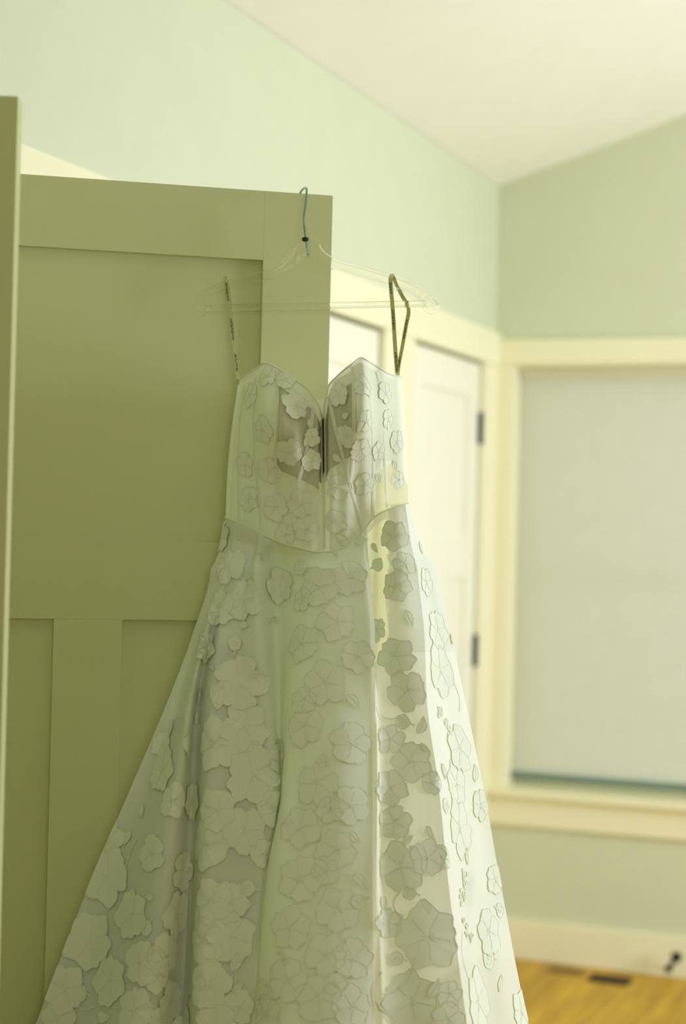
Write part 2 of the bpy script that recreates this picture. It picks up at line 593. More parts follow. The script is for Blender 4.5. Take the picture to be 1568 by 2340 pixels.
bx('pane', (WX0 + 0.05, YB + 0.128, 1.34), (WX1 - 0.05, YB + 0.132, WZ1 - 0.056), M_GLASS, 0)

# the pleated shade in it
sx0, sx1, sy = WX0 + 0.010, WX1 - 0.010, YB + 0.082
sh = empty('pleated_shade', ((sx0 + sx1) / 2, sy, WZ1))
tag(sh, 'grey-green pleated window shade pulled down over the back window', 'window shade')
mk('head_rail', *box_geo((sx0, sy - 0.020, WZ1 - 0.040), (sx1, sy + 0.018, WZ1 - 0.007), 0.003), M_RAIL, sh)
V, Fc = [], []
zb, ztp = 0.632, WZ1 - 0.040
npl = 96
for i in range(npl + 1):
    z = ztp + (zb - ztp) * i / npl
    off = 0.0018 if i % 2 else -0.0018
    V += [(sx0, sy + off, z), (sx1, sy + off, z)]
for i in range(npl):
    Fc.append((2 * i, 2 * i + 1, 2 * i + 3, 2 * i + 2))
mk('pleated_fabric', V, Fc, M_SHADE, sh)
mk('bottom_rail', *box_geo((sx0, sy - 0.012, 0.609), (sx1, sy + 0.012, 0.633), 0.003), M_BRAIL, sh)

# window of the right wall (out of frame, lights the room)
w2 = struct(empty('window_2', (XR, (RY0 + RY1) / 2, RZ0)))
bx2 = lambda nm, a, b: mk(nm, *box_geo(a, b, 0.002), M_TRIM, w2)
bx2('head_casing', (XR - 0.02, RY0 - 0.09, RZ1), (XR, RY1 + 0.09, RZ1 + 0.1))
bx2('side_casing', (XR - 0.02, RY0 - 0.09, RZ0), (XR, RY0, RZ1))
bx2('side_casing', (XR - 0.02, RY1, RZ0), (XR, RY1 + 0.09, RZ1))
bx2('window_stool', (XR - 0.05, RY0 - 0.1, RZ0 - 0.025), (XR + 0.05, RY1 + 0.1, RZ0))


# floor registers, and the stop on the baseboard
def register(name, cx, cy, w, d, mat, label):
    root = empty(name, (cx, cy, 0.0))
    tag(root, label, 'floor vent', 'floor registers under the window')
    g = [box_geo((-w / 2, -d / 2, 0), (w / 2, -d / 2 + 0.010, 0.005), 0.001), box_geo((-w / 2, d / 2 - 0.010, 0), (w / 2, d / 2, 0.005), 0.001),
         box_geo((-w / 2, -d / 2 + 0.01, 0), (-w / 2 + 0.010, d / 2 - 0.01, 0.005), 0.001), box_geo((w / 2 - 0.010, -d / 2 + 0.01, 0), (w / 2, d / 2 - 0.01, 0.005), 0.001)]
    V, Fc = join_geo(g)
    mk('frame', V, Fc, mat, root, world=False)
    mk('duct_mouth', *box_geo((-w / 2 + 0.01, -d / 2 + 0.01, 0.0004), (w / 2 - 0.01, d / 2 - 0.01, 0.0012)), M_RUBBER, root, world=False)
    ns = 8
    for k in range(ns):
        x = -w / 2 + 0.010 + (w - 0.02) * (k + 0.5) / ns
        mk('slat', *box_geo((x - 0.0035, -d / 2 + 0.01, 0.0012), (x + 0.0035, d / 2 - 0.01, 0.0045)), mat, root, world=False)
    return root


register('floor_register', -1.240, 5.685, 0.135, 0.095, M_VENT, 'dark brown floor register in the wood floor, the darker of two')
register('floor_register', -1.395, 5.725, 0.120, 0.080, M_VENT2, 'tan floor register in the wood floor, beside the darker one')

ds = empty('door_stop', tuple(on_y(1528, 2214, YB - 0.016)))
tag(ds, 'black ball-ended door stop on the cream baseboard', 'door stop')
b0 = on_y(1528, 2214, YB - 0.016)
b1 = on_y(1546, 2187, YB - 0.090)
mk('mounting_plate', *tube_geo([b0, b0 + (0, -0.004, 0), b0 + (0, -0.007, 0)], [0.012, 0.012, 0.007], 14), M_RUBBER, ds, smooth=True)
hel = []
for k in range(150):
    f = k / 149
    c = b0 + (b1 - b0) * f
    a = f * 2 * math.pi * 18
    hel.append(c + 0.0055 * np.array([math.cos(a), 0, math.sin(a)]))
mk('spring', *tube_geo(hel, 0.0016, 5), M_RUBBER, ds, smooth=True)
dirn = (b1 - b0) / np.linalg.norm(b1 - b0)
tt = np.linspace(-1, 1, 11)
mk('bumper', *tube_geo([b1 + dirn * 0.017 * q for q in tt], [0.018 * math.sqrt(max(0.02, 1 - q * q)) for q in tt], 16), M_RUBBER, ds, smooth=True)

# ------------------------------------------------------------------ the hanger
HD = 2.865                                     # depth of the hanger's plane along the view
hk = at(698, 560, HD)
hg = empty('clothes_hanger', tuple(hk))
tag(hg, 'clear plastic clothes hanger with a steel hook over the door top', 'hanger')
FWD = -RM[:, 2]
RIGHT = RM[:, 0]
# hook: a wire up the face of the door, over its top edge and down behind
dn3 = np.array([dn[0], dn[1], 0])
ztop = 2.040
p_front = at(700, 452, 2.895)
top_c = np.array([p_front[0], p_front[1], ztop]) - dn3 * 0.030
du3 = np.array([du[0], du[1], 0])
hook = [at(705, 584, HD), at(699, 548, HD), at(696, 520, HD + 0.002), at(695, 495, HD + 0.01), at(698, 470, HD + 0.018)]
fr = hook[-1]
for k in range(11):
    a = math.pi * k / 10
    c = p_front * [1, 1, 0] + np.array([0, 0, ztop + 0.001]) - dn3 * 0.027
    hook.append(c + dn3 * 0.029 * math.cos(a) + np.array([0, 0, 0.0075 * math.sin(a)]))
hook.append(hook[-1] + np.array([0, 0, -0.02]) + dn3 * 0.002)
mk('hook', *tube_geo(spline(hook, 5), 0.0019, 8), M_HOOK, hg, smooth=True)['label'] = 'steel wire hook'
nut = at(698, 547, HD)
mk('collar', *tube_geo([nut + np.array([0, 0, z_]) for z_ in (-0.0035, -0.0025, 0.0025, 0.0035)], [0.003, 0.0055, 0.0055, 0.003], 12), M_RUBBER, hg, smooth=True)['label'] = 'black collar at the foot of the hook'


def band(name, upper, lower, th, dfun, parent, mat):
    """Plate cut to two pixel outlines in the hanger's plane, th thick, edges rounded."""
    up, lo = spline(upper, 6), spline(lower, 6)
    m = 60
    rs = lambda c: np.array([c[min(len(c) - 1, int(round(k * (len(c) - 1) / m)))] for k in range(m + 1)])
    up, lo = rs(up), rs(lo)
    prof = [(0.0, -0.25), (0.0, 0.25), (0.12, 0.5), (0.5, 0.32), (0.88, 0.5), (1.0, 0.25), (1.0, -0.25), (0.88, -0.5), (0.5, -0.32), (0.12, -0.5)]
    V, Fc = [], []
    for i in range(m + 1):
        for s, q in prof:
            p = up[i] * (1 - s) + lo[i] * s
            V.append(at(p[0], p[1], dfun(p[0]) + q * th))
    n = len(prof)
    for i in range(m):
        for k in range(n):
            k2 = (k + 1) % n
            Fc.append((i * n + k, i * n + k2, (i + 1) * n + k2, (i + 1) * n + k))
    Fc += [tuple(range(n - 1, -1, -1)), tuple(range(m * n, m * n + n))]
    return mk(name, V, Fc, mat, parent, smooth=True)


def hd(px):
    return HD + 0.00002 * (px - 700)


band('arms', [(445, 672), (480, 655), (515, 641), (560, 630), (605, 617), (640, 600), (662, 575), (676, 548), (700, 530), (722, 545), (740, 572), (762, 588), (790, 597), (830, 607), (870, 619), (910, 630), (945, 645), (972, 664), (992, 684), (1003, 701)],
     [(452, 690), (486, 674), (520, 660), (565, 650), (610, 640), (645, 628), (672, 618), (685, 613), (700, 611), (716, 612), (735, 613), (764, 618), (792, 626), (832, 640), (872, 651), (905, 660), (930, 670), (948, 682), (962, 694), (972, 704)], 0.010, hd, hg, M_CLEAR)
V, Fc = box_geo((-0.0085, -0.006, -0.020), (0.0085, 0.006, 0.020), 0.003)
blk = at(698, 560, HD - 0.002)
ca, sa = math.cos(YAW), math.sin(YAW)
mk('hook_socket', [blk + np.array([v[0] * ca - v[1] * sa, v[0] * sa + v[1] * ca, v[2]]) for v in V], Fc, M_CLEAR, hg, smooth=True)
mk('trouser_bar', *tube_geo([at(px, 703.5 - (px - 505) * 0.0205, hd(px)) for px in np.linspace(470, 972, 24)], 0.0056, 14), M_ROD, hg, smooth=True)
mk('bar_joint', *tube_geo([at(706, 699.5, hd(706)), at(711, 699.4, hd(711))], 0.0068, 14), M_CLEAR, hg, smooth=True)
for cx_, cy_, r_ in ((985, 697, 17), (462, 703, 16)):
    ring = [at(cx_ + r_ * math.cos(a), cy_ + r_ * math.sin(a), hd(cx_)) for a in np.linspace(0, 2 * math.pi, 25)]
    mk('end_loop', *tube_geo(ring, 0.0032, 8, False), M_CLEAR, hg, smooth=True)
ring = [at(951 + 12 * math.cos(a), 671 + 11 * math.sin(a), HD - 0.006) for a in np.linspace(-2.6, 2.0, 20)]
mk('strap_notch', *tube_geo([at(918, 655, HD - 0.006), at(936, 664, HD - 0.006)] + ring, 0.0022, 8), M_CLEAR, hg, smooth=True)

# ------------------------------------------------------------------ the dress
def door_depth(px):
    return 2.805 + (px - 45) * (0.121 / 716)


seam_px = np.array([(514, 1183), (560, 1200), (600, 1221), (660, 1246), (740, 1262), (790, 1250), (825, 1222), (848, 1189), (880, 1167), (933, 1151)], float)


def seam_y(px):
    return interp_levels(seam_px[:, 0], seam_px[:, 1], np.clip(px, 514, 933))


LV = np.array([0, 1300, 1450, 1600, 1800, 2000, 2340, 3215], float)        # level 0 is the waist seam
FR = [2.745, 2.725, 2.695, 2.665, 2.625, 2.585, 2.53, 2.42]               # foremost depth of the skirt
SL = [2.830, 2.815, 2.800, 2.785, 2.765, 2.755, 2.740, 2.66]               # depth at the left outline
SR = [2.842, 2.835, 2.828, 2.822, 2.815, 2.808, 2.795, 2.80]               # depth at the right outline
FRONT = [  # pixel columns of a fold line at each level, how far back (0 foremost .. 1 outline), side
    ([516, 482, 440, 384, 299, 213, 82, -240], 1.00, 'L'),
    ([530, 497, 455, 410, 335, 262, 165, -90], [0.80, 0.80, 0.82, 0.86, 0.90, 0.90, 0.90, 0.90], 'L'),
    ([541, 514, 468, 436, 408, 380, 345, 170], [0.58, 0.56, 0.50, 0.44, 0.43, 0.43, 0.43, 0.43], 'L'),
    ([556, 530, 484, 452, 441, 433, 414, 330], [0.55, 0.56, 0.62, 0.70, 0.74, 0.74, 0.74, 0.74], 'L'),
    ([572, 548, 503, 482, 473, 464, 446, 390], [0.48, 0.47, 0.45, 0.42, 0.42, 0.42, 0.42, 0.42], 'L'),
    ([588, 566, 545, 540, 545, 530, 512, 470], 0.44, 'L'),
    ([600, 584, 595, 609, 634, 600, 574, 540], [0.30, 0.30, 0.30, 0.31, 0.34, 0.36, 0.36, 0.36], 'L'),
    ([640, 634, 636, 640, 642, 607, 580, 552], [0.62, 0.62, 0.60, 0.56, 0.46, 0.38, 0.33, 0.33], 'L'),
    ([680, 688, 677, 664, 647, 613, 588, 566], [0.20, 0.20, 0.20, 0.21, 0.24, 0.25, 0.25, 0.25], 'L'),
    ([718, 720, 710, 700, 690, 665, 640, 630], 0.06, 'L'),
    ([760, 765, 770, 770, 765, 755, 740, 735], 0.00, 'R'),
    ([812, 820, 830, 834, 836, 836, 836, 835], 0.045, 'R'),
    ([838, 846, 857, 858, 859, 860, 864, 868], [0.08, 0.08, 0.075, 0.07, 0.065, 0.065, 0.065, 0.065], 'R'),
    ([831, 836, 849, 860, 863, 865, 870, 878], [0.30, 0.30, 0.22, 0.10, 0.075, 0.075, 0.075, 0.075], 'R'),
    ([868, 876, 868, 866, 868, 872, 882, 896], [0.29, 0.29, 0.25, 0.125, 0.105, 0.10, 0.10, 0.10], 'R'),
    ([884, 890, 895, 900, 905, 910, 922, 960], [0.20, 0.19, 0.16, 0.14, 0.125, 0.12, 0.12, 0.12], 'R'),
    ([905, 920, 930, 935, 945, 958, 985, 1050], [0.17, 0.17, 0.16, 0.15, 0.14, 0.14, 0.14, 0.14], 'R'),
    ([926, 955, 970, 976, 1003, 1023, 1067, 1180], [0.26, 0.25, 0.23, 0.21, 0.19, 0.18, 0.18, 0.18], 'R'),   # sharp ridge
    ([929, 972, 996, 1013, 1043, 1068, 1118, 1300], 0.58, 'R'),
    ([931, 986, 1014, 1040, 1075, 1105, 1166, 1390], 0.80, 'R'),
    ([933, 997, 1031, 1063, 1105, 1141, 1208, 1470], 1.00, 'R'),
]
RIDGE, PLEAT = 17, 12
PYS = np.r_[np.linspace(0, 1, 14)[:-1] * 0.0, np.linspace(1300, 2400, 111), np.linspace(2420, 3215, 30)]
# rows: from the seam (t=0) to level 1300 in 13 steps, then regular steps
NR_TOP = 13


def skirt_rows():
    rows = []
    for r in range(len(PYS)):
        pts = []
        top = r < NR_TOP
        f = r / NR_TOP if top else None
        q = f * 1300 if top else PYS[r]
        Fd, Ld, Rd = (float(interp_levels(LV, v, np.array([q]))[0]) for v in (FR, SL, SR))
        for xs, fr_, side in FRONT:
            px = float(interp_levels(LV, xs, np.array([q]))[0])
            if isinstance(fr_, list):
                fr_ = float(interp_levels(LV, fr_, np.array([q]))[0])
            if top:
                y0 = float(seam_y(np.array([xs[0]]))[0])
                py = y0 + (1300 - y0) * f
            else:
                py = q
            s_ = Ld if side == 'L' else Rd
            k = fr_
            if q < 500:
                k = fr_ * (0.55 + 0.45 * q / 500) if fr_ < 0.99 else 1.0
            pts.append((px, py, Fd + (s_ - Fd) * k))
        # back of the skirt, from the right outline to the left one
        xr, xl = pts[-1][0], pts[0][0]
        yr, yl = pts[-1][1], pts[0][1]
        bk = []
        for k, f_ in enumerate((0.10, 0.24, 0.38, 0.52, 0.66, 0.80, 0.92)):
            px = xr + (xl - xr) * f_
            py = yr + (yl - yr) * f_
            dep = 2.89 + (0.012 if k % 2 else -0.012) + 0.04 * math.sin(math.pi * f_)
            if px < 780:
                dep = min(dep, door_depth(px) - 0.022)
            lim = 2.80 if q < 800 else 2.80
            bk.append((px, py, dep))
        rows.append((pts, bk))
    return rows


PER = 8
rows = skirt_rows()
GR, GB = [], []
for pts, bk in rows:
    a = spline(pts[:PLEAT + 1], PER)
    m = spline(pts[PLEAT:RIDGE + 1], PER)
    b = spline(pts[RIDGE:], PER)
    fr_ = np.vstack([a, m[1:], b[1:]])
    bkc = spline([pts[-1]] + bk + [pts[0]], 6)[1:-1]
    GR.append(fr_)
    GB.append(bkc)
GR, GB = np.array(GR), np.array(GB)
NRW, NF = GR.shape[:2]
NB = GB.shape[1]
wob = np.random.RandomState(3)
# gentle crumple of the cloth
ii, jj = np.meshgrid(np.arange(NRW), np.arange(NF), indexing='ij')
for k in range(9):
    a, b, p_ = wob.uniform(0.02, 0.13), wob.uniform(0.06, 0.32), wob.uniform(0, 6.28)
    GR[..., 2] += 0.0011 * np.sin(a * ii + b * jj * wob.choice([-1, 1]) + p_) * np.clip(ii / 12, 0, 1)


def lift(G):
    d = np.stack([(G[..., 0] - W / 2) / F_PX, -(G[..., 1] - H / 2) / F_PX, -np.ones(G.shape[:-1])], -1) @ RM.T
    return CAM + d * G[..., 2:3]


SF, SB = lift(GR), lift(GB)
ZHEM = 0.10
SF[..., 2] = np.maximum(SF[..., 2], ZHEM)
SB[..., 2] = np.maximum(SB[..., 2], ZHEM)

base = at(700, 2000, 2.72)
dress = empty('wedding_dress', (base[0], base[1], ZHEM))
tag(dress, 'strapless white lace wedding dress with full floral skirt hanging on the open door', 'dress')

ALL = np.concatenate([SF, SB], axis=1)
NC = NF + NB
V = ALL.reshape(-1, 3)
Fc, mi = [], []
for i in range(NRW - 1):
    for j in range(NC):
        j2 = (j + 1) % NC
        Fc.append((i * NC + j, (i + 1) * NC + j, (i + 1) * NC + j2, i * NC + j2))
        # unseen back thinned in places to pass light; the deep pleat's gusset is sheer
        gusset = 12.3 * PER <= j < 15 * PER - 4 * max(0, (i - NR_TOP) / 20) and 1 < i < NR_TOP + 22
        back_px = float(to_px(ALL[i, j])[0]) if j >= NF - 1 else 0
        back_py = float(to_px(ALL[i, j])[1]) if j >= NF - 1 else 0
        airy = j >= NF - 1 and (back_px > 840 and back_py > 1480 or 826 < back_px < 892)
        mi.append(1 if airy or gusset else 0)
skirt = mk('skirt', V, Fc, [M_NET, M_SHEER], dress, mat_idx=mi, smooth=True)


def grid_normals(G):
    Tu = np.gradient(G, axis=1)
    Tv = np.gradient(G, axis=0)
    n = np.cross(Tv, Tu)
    n /= np.linalg.norm(n, axis=-1)[..., None] + 1e-12
    return n


NFr = grid_normals(SF)
if np.mean(np.sum(NFr * (CAM - SF), -1)) < 0:
    NFr = -NFr


def patch(name, rows_, cols_, inset, mat, parent):
    """A layer of cloth under the outer one."""
    r0, r1 = rows_
    c0, c1 = cols_
    P = SF[r0:r1, c0:c1] + FWD * (inset * np.clip((np.arange(r0, r1) + 2) / 30, 0.12, 1))[:, None, None]
    m, n = P.shape[:2]
    Fq = [(i * n + j, (i + 1) * n + j, (i + 1) * n + j + 1, i * n + j + 1) for i in range(m - 1) for j in range(n - 1)]
    return mk(name, P.reshape(-1, 3), Fq, mat, parent, smooth=True)


patch('shadow_backing', (0, NRW), (1, 6 * PER + 6), 0.016, M_BACKING, dress)  # added dark sheet that shades the gaps of the left-hand lace
top_left = patch('tulle_underlayer', (0, NR_TOP + 60), (1, 6 * PER + 6), 0.005, M_TULLE, dress)  # added pale layer hiding the dark sheet at the hip
_bm = bmesh.new()
_bm.from_mesh(top_left.data)
_n = 6 * PER + 5
_cut = [f for f in _bm.faces if (f.index // (_n - 1)) > 38 + 13 * math.sin((f.index % (_n - 1)) * 0.16) + 5 * math.sin((f.index % (_n - 1)) * 0.45)]
bmesh.ops.delete(_bm, geom=_cut, context='FACES')
_bm.to_mesh(top_left.data)
_bm.free()
patch('tulle_underlayer', (0, NRW), (6 * PER + 4, 12 * PER - 2), 0.012, M_TULLE, dress)


# ------------- lace: flowers, leaves, buds and sprigs laid on the cloth
class Lay:
    """A surface grid that 2-D ornament can be laid on."""

    def __init__(s, G, Nn):
        s.G, s.N = G, Nn
        s.px, s.py = to_px(G)
        s.R, s.C = G.shape[:2]

    def find(s, px, py, c0=0, c1=None):
        c1 = c1 or s.C
        d = (s.px[:, c0:c1] - px) ** 2 + (s.py[:, c0:c1] - py) ** 2
        i, j = np.unravel_index(np.argmin(d), d.shape)
        return i, j + c0, math.sqrt(d[i, j])

    def sample(s, A, iu, iv):
        iu = np.clip(iu, 0, s.C - 1.001)
        iv = np.clip(iv, 0, s.R - 1.001)
        a, b = iu.astype(int), iv.astype(int)
        fu, fv = (iu - a)[:, None], (iv - b)[:, None]
        return (A[b, a] * (1 - fu) + A[b, a + 1] * fu) * (1 - fv) + (A[b + 1, a] * (1 - fu) + A[b + 1, a + 1] * fu) * fv

    def lay(s, name, shape, i, j, rot, off, mats, parent):
        V2, Fq, mi, hh = shape
        V2 = np.asarray(V2)
        c, sn = math.cos(rot), math.sin(rot)
        ab = np.stack([V2[:, 0] * c - V2[:, 1] * sn, V2[:, 0] * sn + V2[:, 1] * c], 1)
        w = 5
        i0, i1 = max(i - w, 0), min(i + w, s.R - 1)
        j0, j1 = max(j - w, 0), min(j + w, s.C - 1)
        Tu = (s.G[i, j1] - s.G[i, j0]) / (j1 - j0)
        Tv = (s.G[i1, j] - s.G[i0, j]) / (i1 - i0)
        lu = np.linalg.norm(Tu)
        e1 = Tu / lu
        perp = Tv - e1 * (Tv @ e1)
        lp = np.linalg.norm(perp)
        dv = ab[:, 1] / lp
        duu = (ab[:, 0] - dv * (Tv @ e1)) / lu
        # walk along u by true arc length so the shape keeps its size over folds
        row = s.G[min(max(i, 0), s.R - 1)]
        arc = np.r_[0, np.cumsum(np.linalg.norm(np.diff(row, axis=0), axis=1))]
        want = arc[j] + (ab[:, 0] - dv * (Tv @ e1))
        iu = np.interp(want, arc, np.arange(s.C))
        colm = s.G[:, j]
        arcv = np.r_[0, np.cumsum(np.linalg.norm(np.diff(colm, axis=0), axis=1))]
        iv = np.interp(arcv[i] + dv * np.linalg.norm(Tv), arcv, np.arange(s.R))
        P = s.sample(s.G, iu, iv) + s.sample(s.N, iu, iv) * (off + np.asarray(hh)[:, None])
        return mk(name, P, Fq, mats, parent, mat_idx=mi, smooth=60)


def strip2(pts, w):
    pts = np.asarray(pts, float)
    T = np.gradient(pts, axis=0)
    T /= np.linalg.norm(T, axis=1)[:, None] + 1e-12
    Nn = np.stack([-T[:, 1], T[:, 0]], 1)
    V2 = np.vstack([pts + Nn * w / 2, pts - Nn * w / 2])
    n = len(pts)
    return V2, [(k, k + 1, n + k + 1, n + k) for k in range(n - 1)]


def compose(fill, lines):
    """fill: list of (V, F); lines: list of (V, F) raised in the cord material."""
    V2, Fq, mi, hh = [], [], [], []
    for group, m, h in ((fill, 0, 0.0), (lines, 1, 0.0003)):
        for v, f in group:
            n = len(V2)
            V2 += [tuple(p) for p in v]
            hh += [h] * len(v)
            Fq += [tuple(i + n for i in q) for q in f]
            mi += [m] * len(f)
    return V2, Fq, mi, hh


def blob(ring, n_in=1):
    ring = np.asarray(ring)
    c = ring.mean(0)
    n = len(ring)
    mid = c + (ring - c) * 0.55
    V2 = np.vstack([[c], mid, ring])
    Fq = [(0, 1 + k, 1 + (k + 1) % n) for k in range(n)] + [(1 + k, 1 + n + k, 1 + n + (k + 1) % n, 1 + (k + 1) % n) for k in range(n)]
    return V2, Fq


def close(r):
    return np.vstack([r, r[:1]])


def flower(R, rg):
    n = 45
    ph = rg.uniform(0, 6.28)
    th = np.linspace(0, 2 * math.pi, n, endpoint=False)
    k = np.sqrt(np.abs(np.cos(2.5 * (th - ph))))
    lob = np.array([rg.uniform(0.72, 1.2) for _ in range(5)])
    which = (np.floor(((th - ph) / (2 * math.pi / 5)) + 0.5).astype(int)) % 5
    r = R * 1.12 * (0.72 + 0.28 * k * lob[which]) * (1 + 0.05 * np.sin(7 * th + ph * 3) + 0.04 * np.sin(12 * th + ph))
    ring = np.stack([r * np.cos(th), r * np.sin(th)], 1)
    lines = [strip2(close(ring), 0.0015)]
    for q in range(5):
        a = ph + (q + 0.5) * 2 * math.pi / 5
        t_ = np.linspace(0.16, 0.80, 6) * R
        lines.append(strip2(np.stack([t_ * np.cos(a + 0.12 * t_ / R), t_ * np.sin(a + 0.12 * t_ / R)], 1), 0.0011))
    for q in range(8):
        a = rg.uniform(0, 6.28)
        t_ = np.linspace(0.03, rg.uniform(0.18, 0.32), 4) * R
        lines.append(strip2(np.stack([t_ * np.cos(a), t_ * np.sin(a)], 1), 0.0010))
    return compose([blob(ring)], lines)


def leaf(L, rg):
    wd = L * rg.uniform(0.24, 0.32)
    t_ = np.linspace(0, 1, 10)
    pr = np.sin(math.pi * t_ ** 0.8) * (1 - 0.25 * t_)
    bend = rg.uniform(-0.12, 0.12) * L
    ctr = np.stack([(t_ - 0.4) * L, bend * np.sin(math.pi * t_)], 1)
    ring = np.vstack([ctr + np.stack([0 * t_, wd * pr], 1), (ctr - np.stack([0 * t_, wd * pr], 1))[-2:0:-1]])
    return compose([blob(ring)], [strip2(close(ring), 0.0014), strip2(ctr, 0.0012)])


def bud(R, rg):
    th = np.linspace(0, 2 * math.pi, 18, endpoint=False)
    r = R * (1 + 0.06 * np.sin(5 * th + rg.uniform(0, 6)))
    ring = np.stack([r * np.cos(th), r * np.sin(th)], 1)
    a = np.linspace(0, 9, 22)
    sp = np.stack([R * 0.075 * a * np.cos(a), R * 0.075 * a * np.sin(a)], 1)
    tail = np.stack([np.linspace(R, R * 1.7, 4), 0.25 * R * np.sin(np.linspace(0, 2, 4))], 1)
    return compose([blob(ring)], [strip2(close(ring), 0.0015), strip2(sp, 0.0010), strip2(tail, 0.0026)])


def sprig(L, rg):
    t_ = np.linspace(0, 1, 12)
    ctr = np.stack([(t_ - 0.5) * L, 0.10 * L * np.sin(2.4 * t_)], 1)
    fills, lines = [], [strip2(ctr, 0.0013)]
    for k in range(16):
        f = rg.uniform(0.05, 1)
        c = np.array([(f - 0.5) * L, 0.10 * L * math.sin(2.4 * f) + rg.uniform(-0.18, 0.18) * L])
        rr = L * rg.uniform(0.045, 0.075)
        th = np.linspace(0, 2 * math.pi, 8, endpoint=False)
        ring = np.stack([c[0] + rr * np.cos(th), c[1] + rr * np.sin(th)], 1)
        fills.append(blob(ring))
        lines.append(strip2(close(ring), 0.0011))
    return compose(fills, lines)


def stem(L, rg):
    t_ = np.linspace(0, 1, 14)
    k = rg.uniform(0.12, 0.25) * rg.choice([-1, 1])
    return compose([], [strip2(np.stack([(t_ - 0.5) * L, k * L * np.sin(math.pi * t_) + 0.05 * L * np.sin(5 * t_)], 1), 0.0022)])


SHAPES = {'lace_flower': flower, 'lace_leaf': leaf, 'lace_bud': bud, 'lace_sprig': sprig, 'lace_stem': stem}
PX_M = 2.70 / F_PX                             # metres a pixel on the skirt
sk = Lay(SF, NFr)
rg = random.Random(11)
placed = []
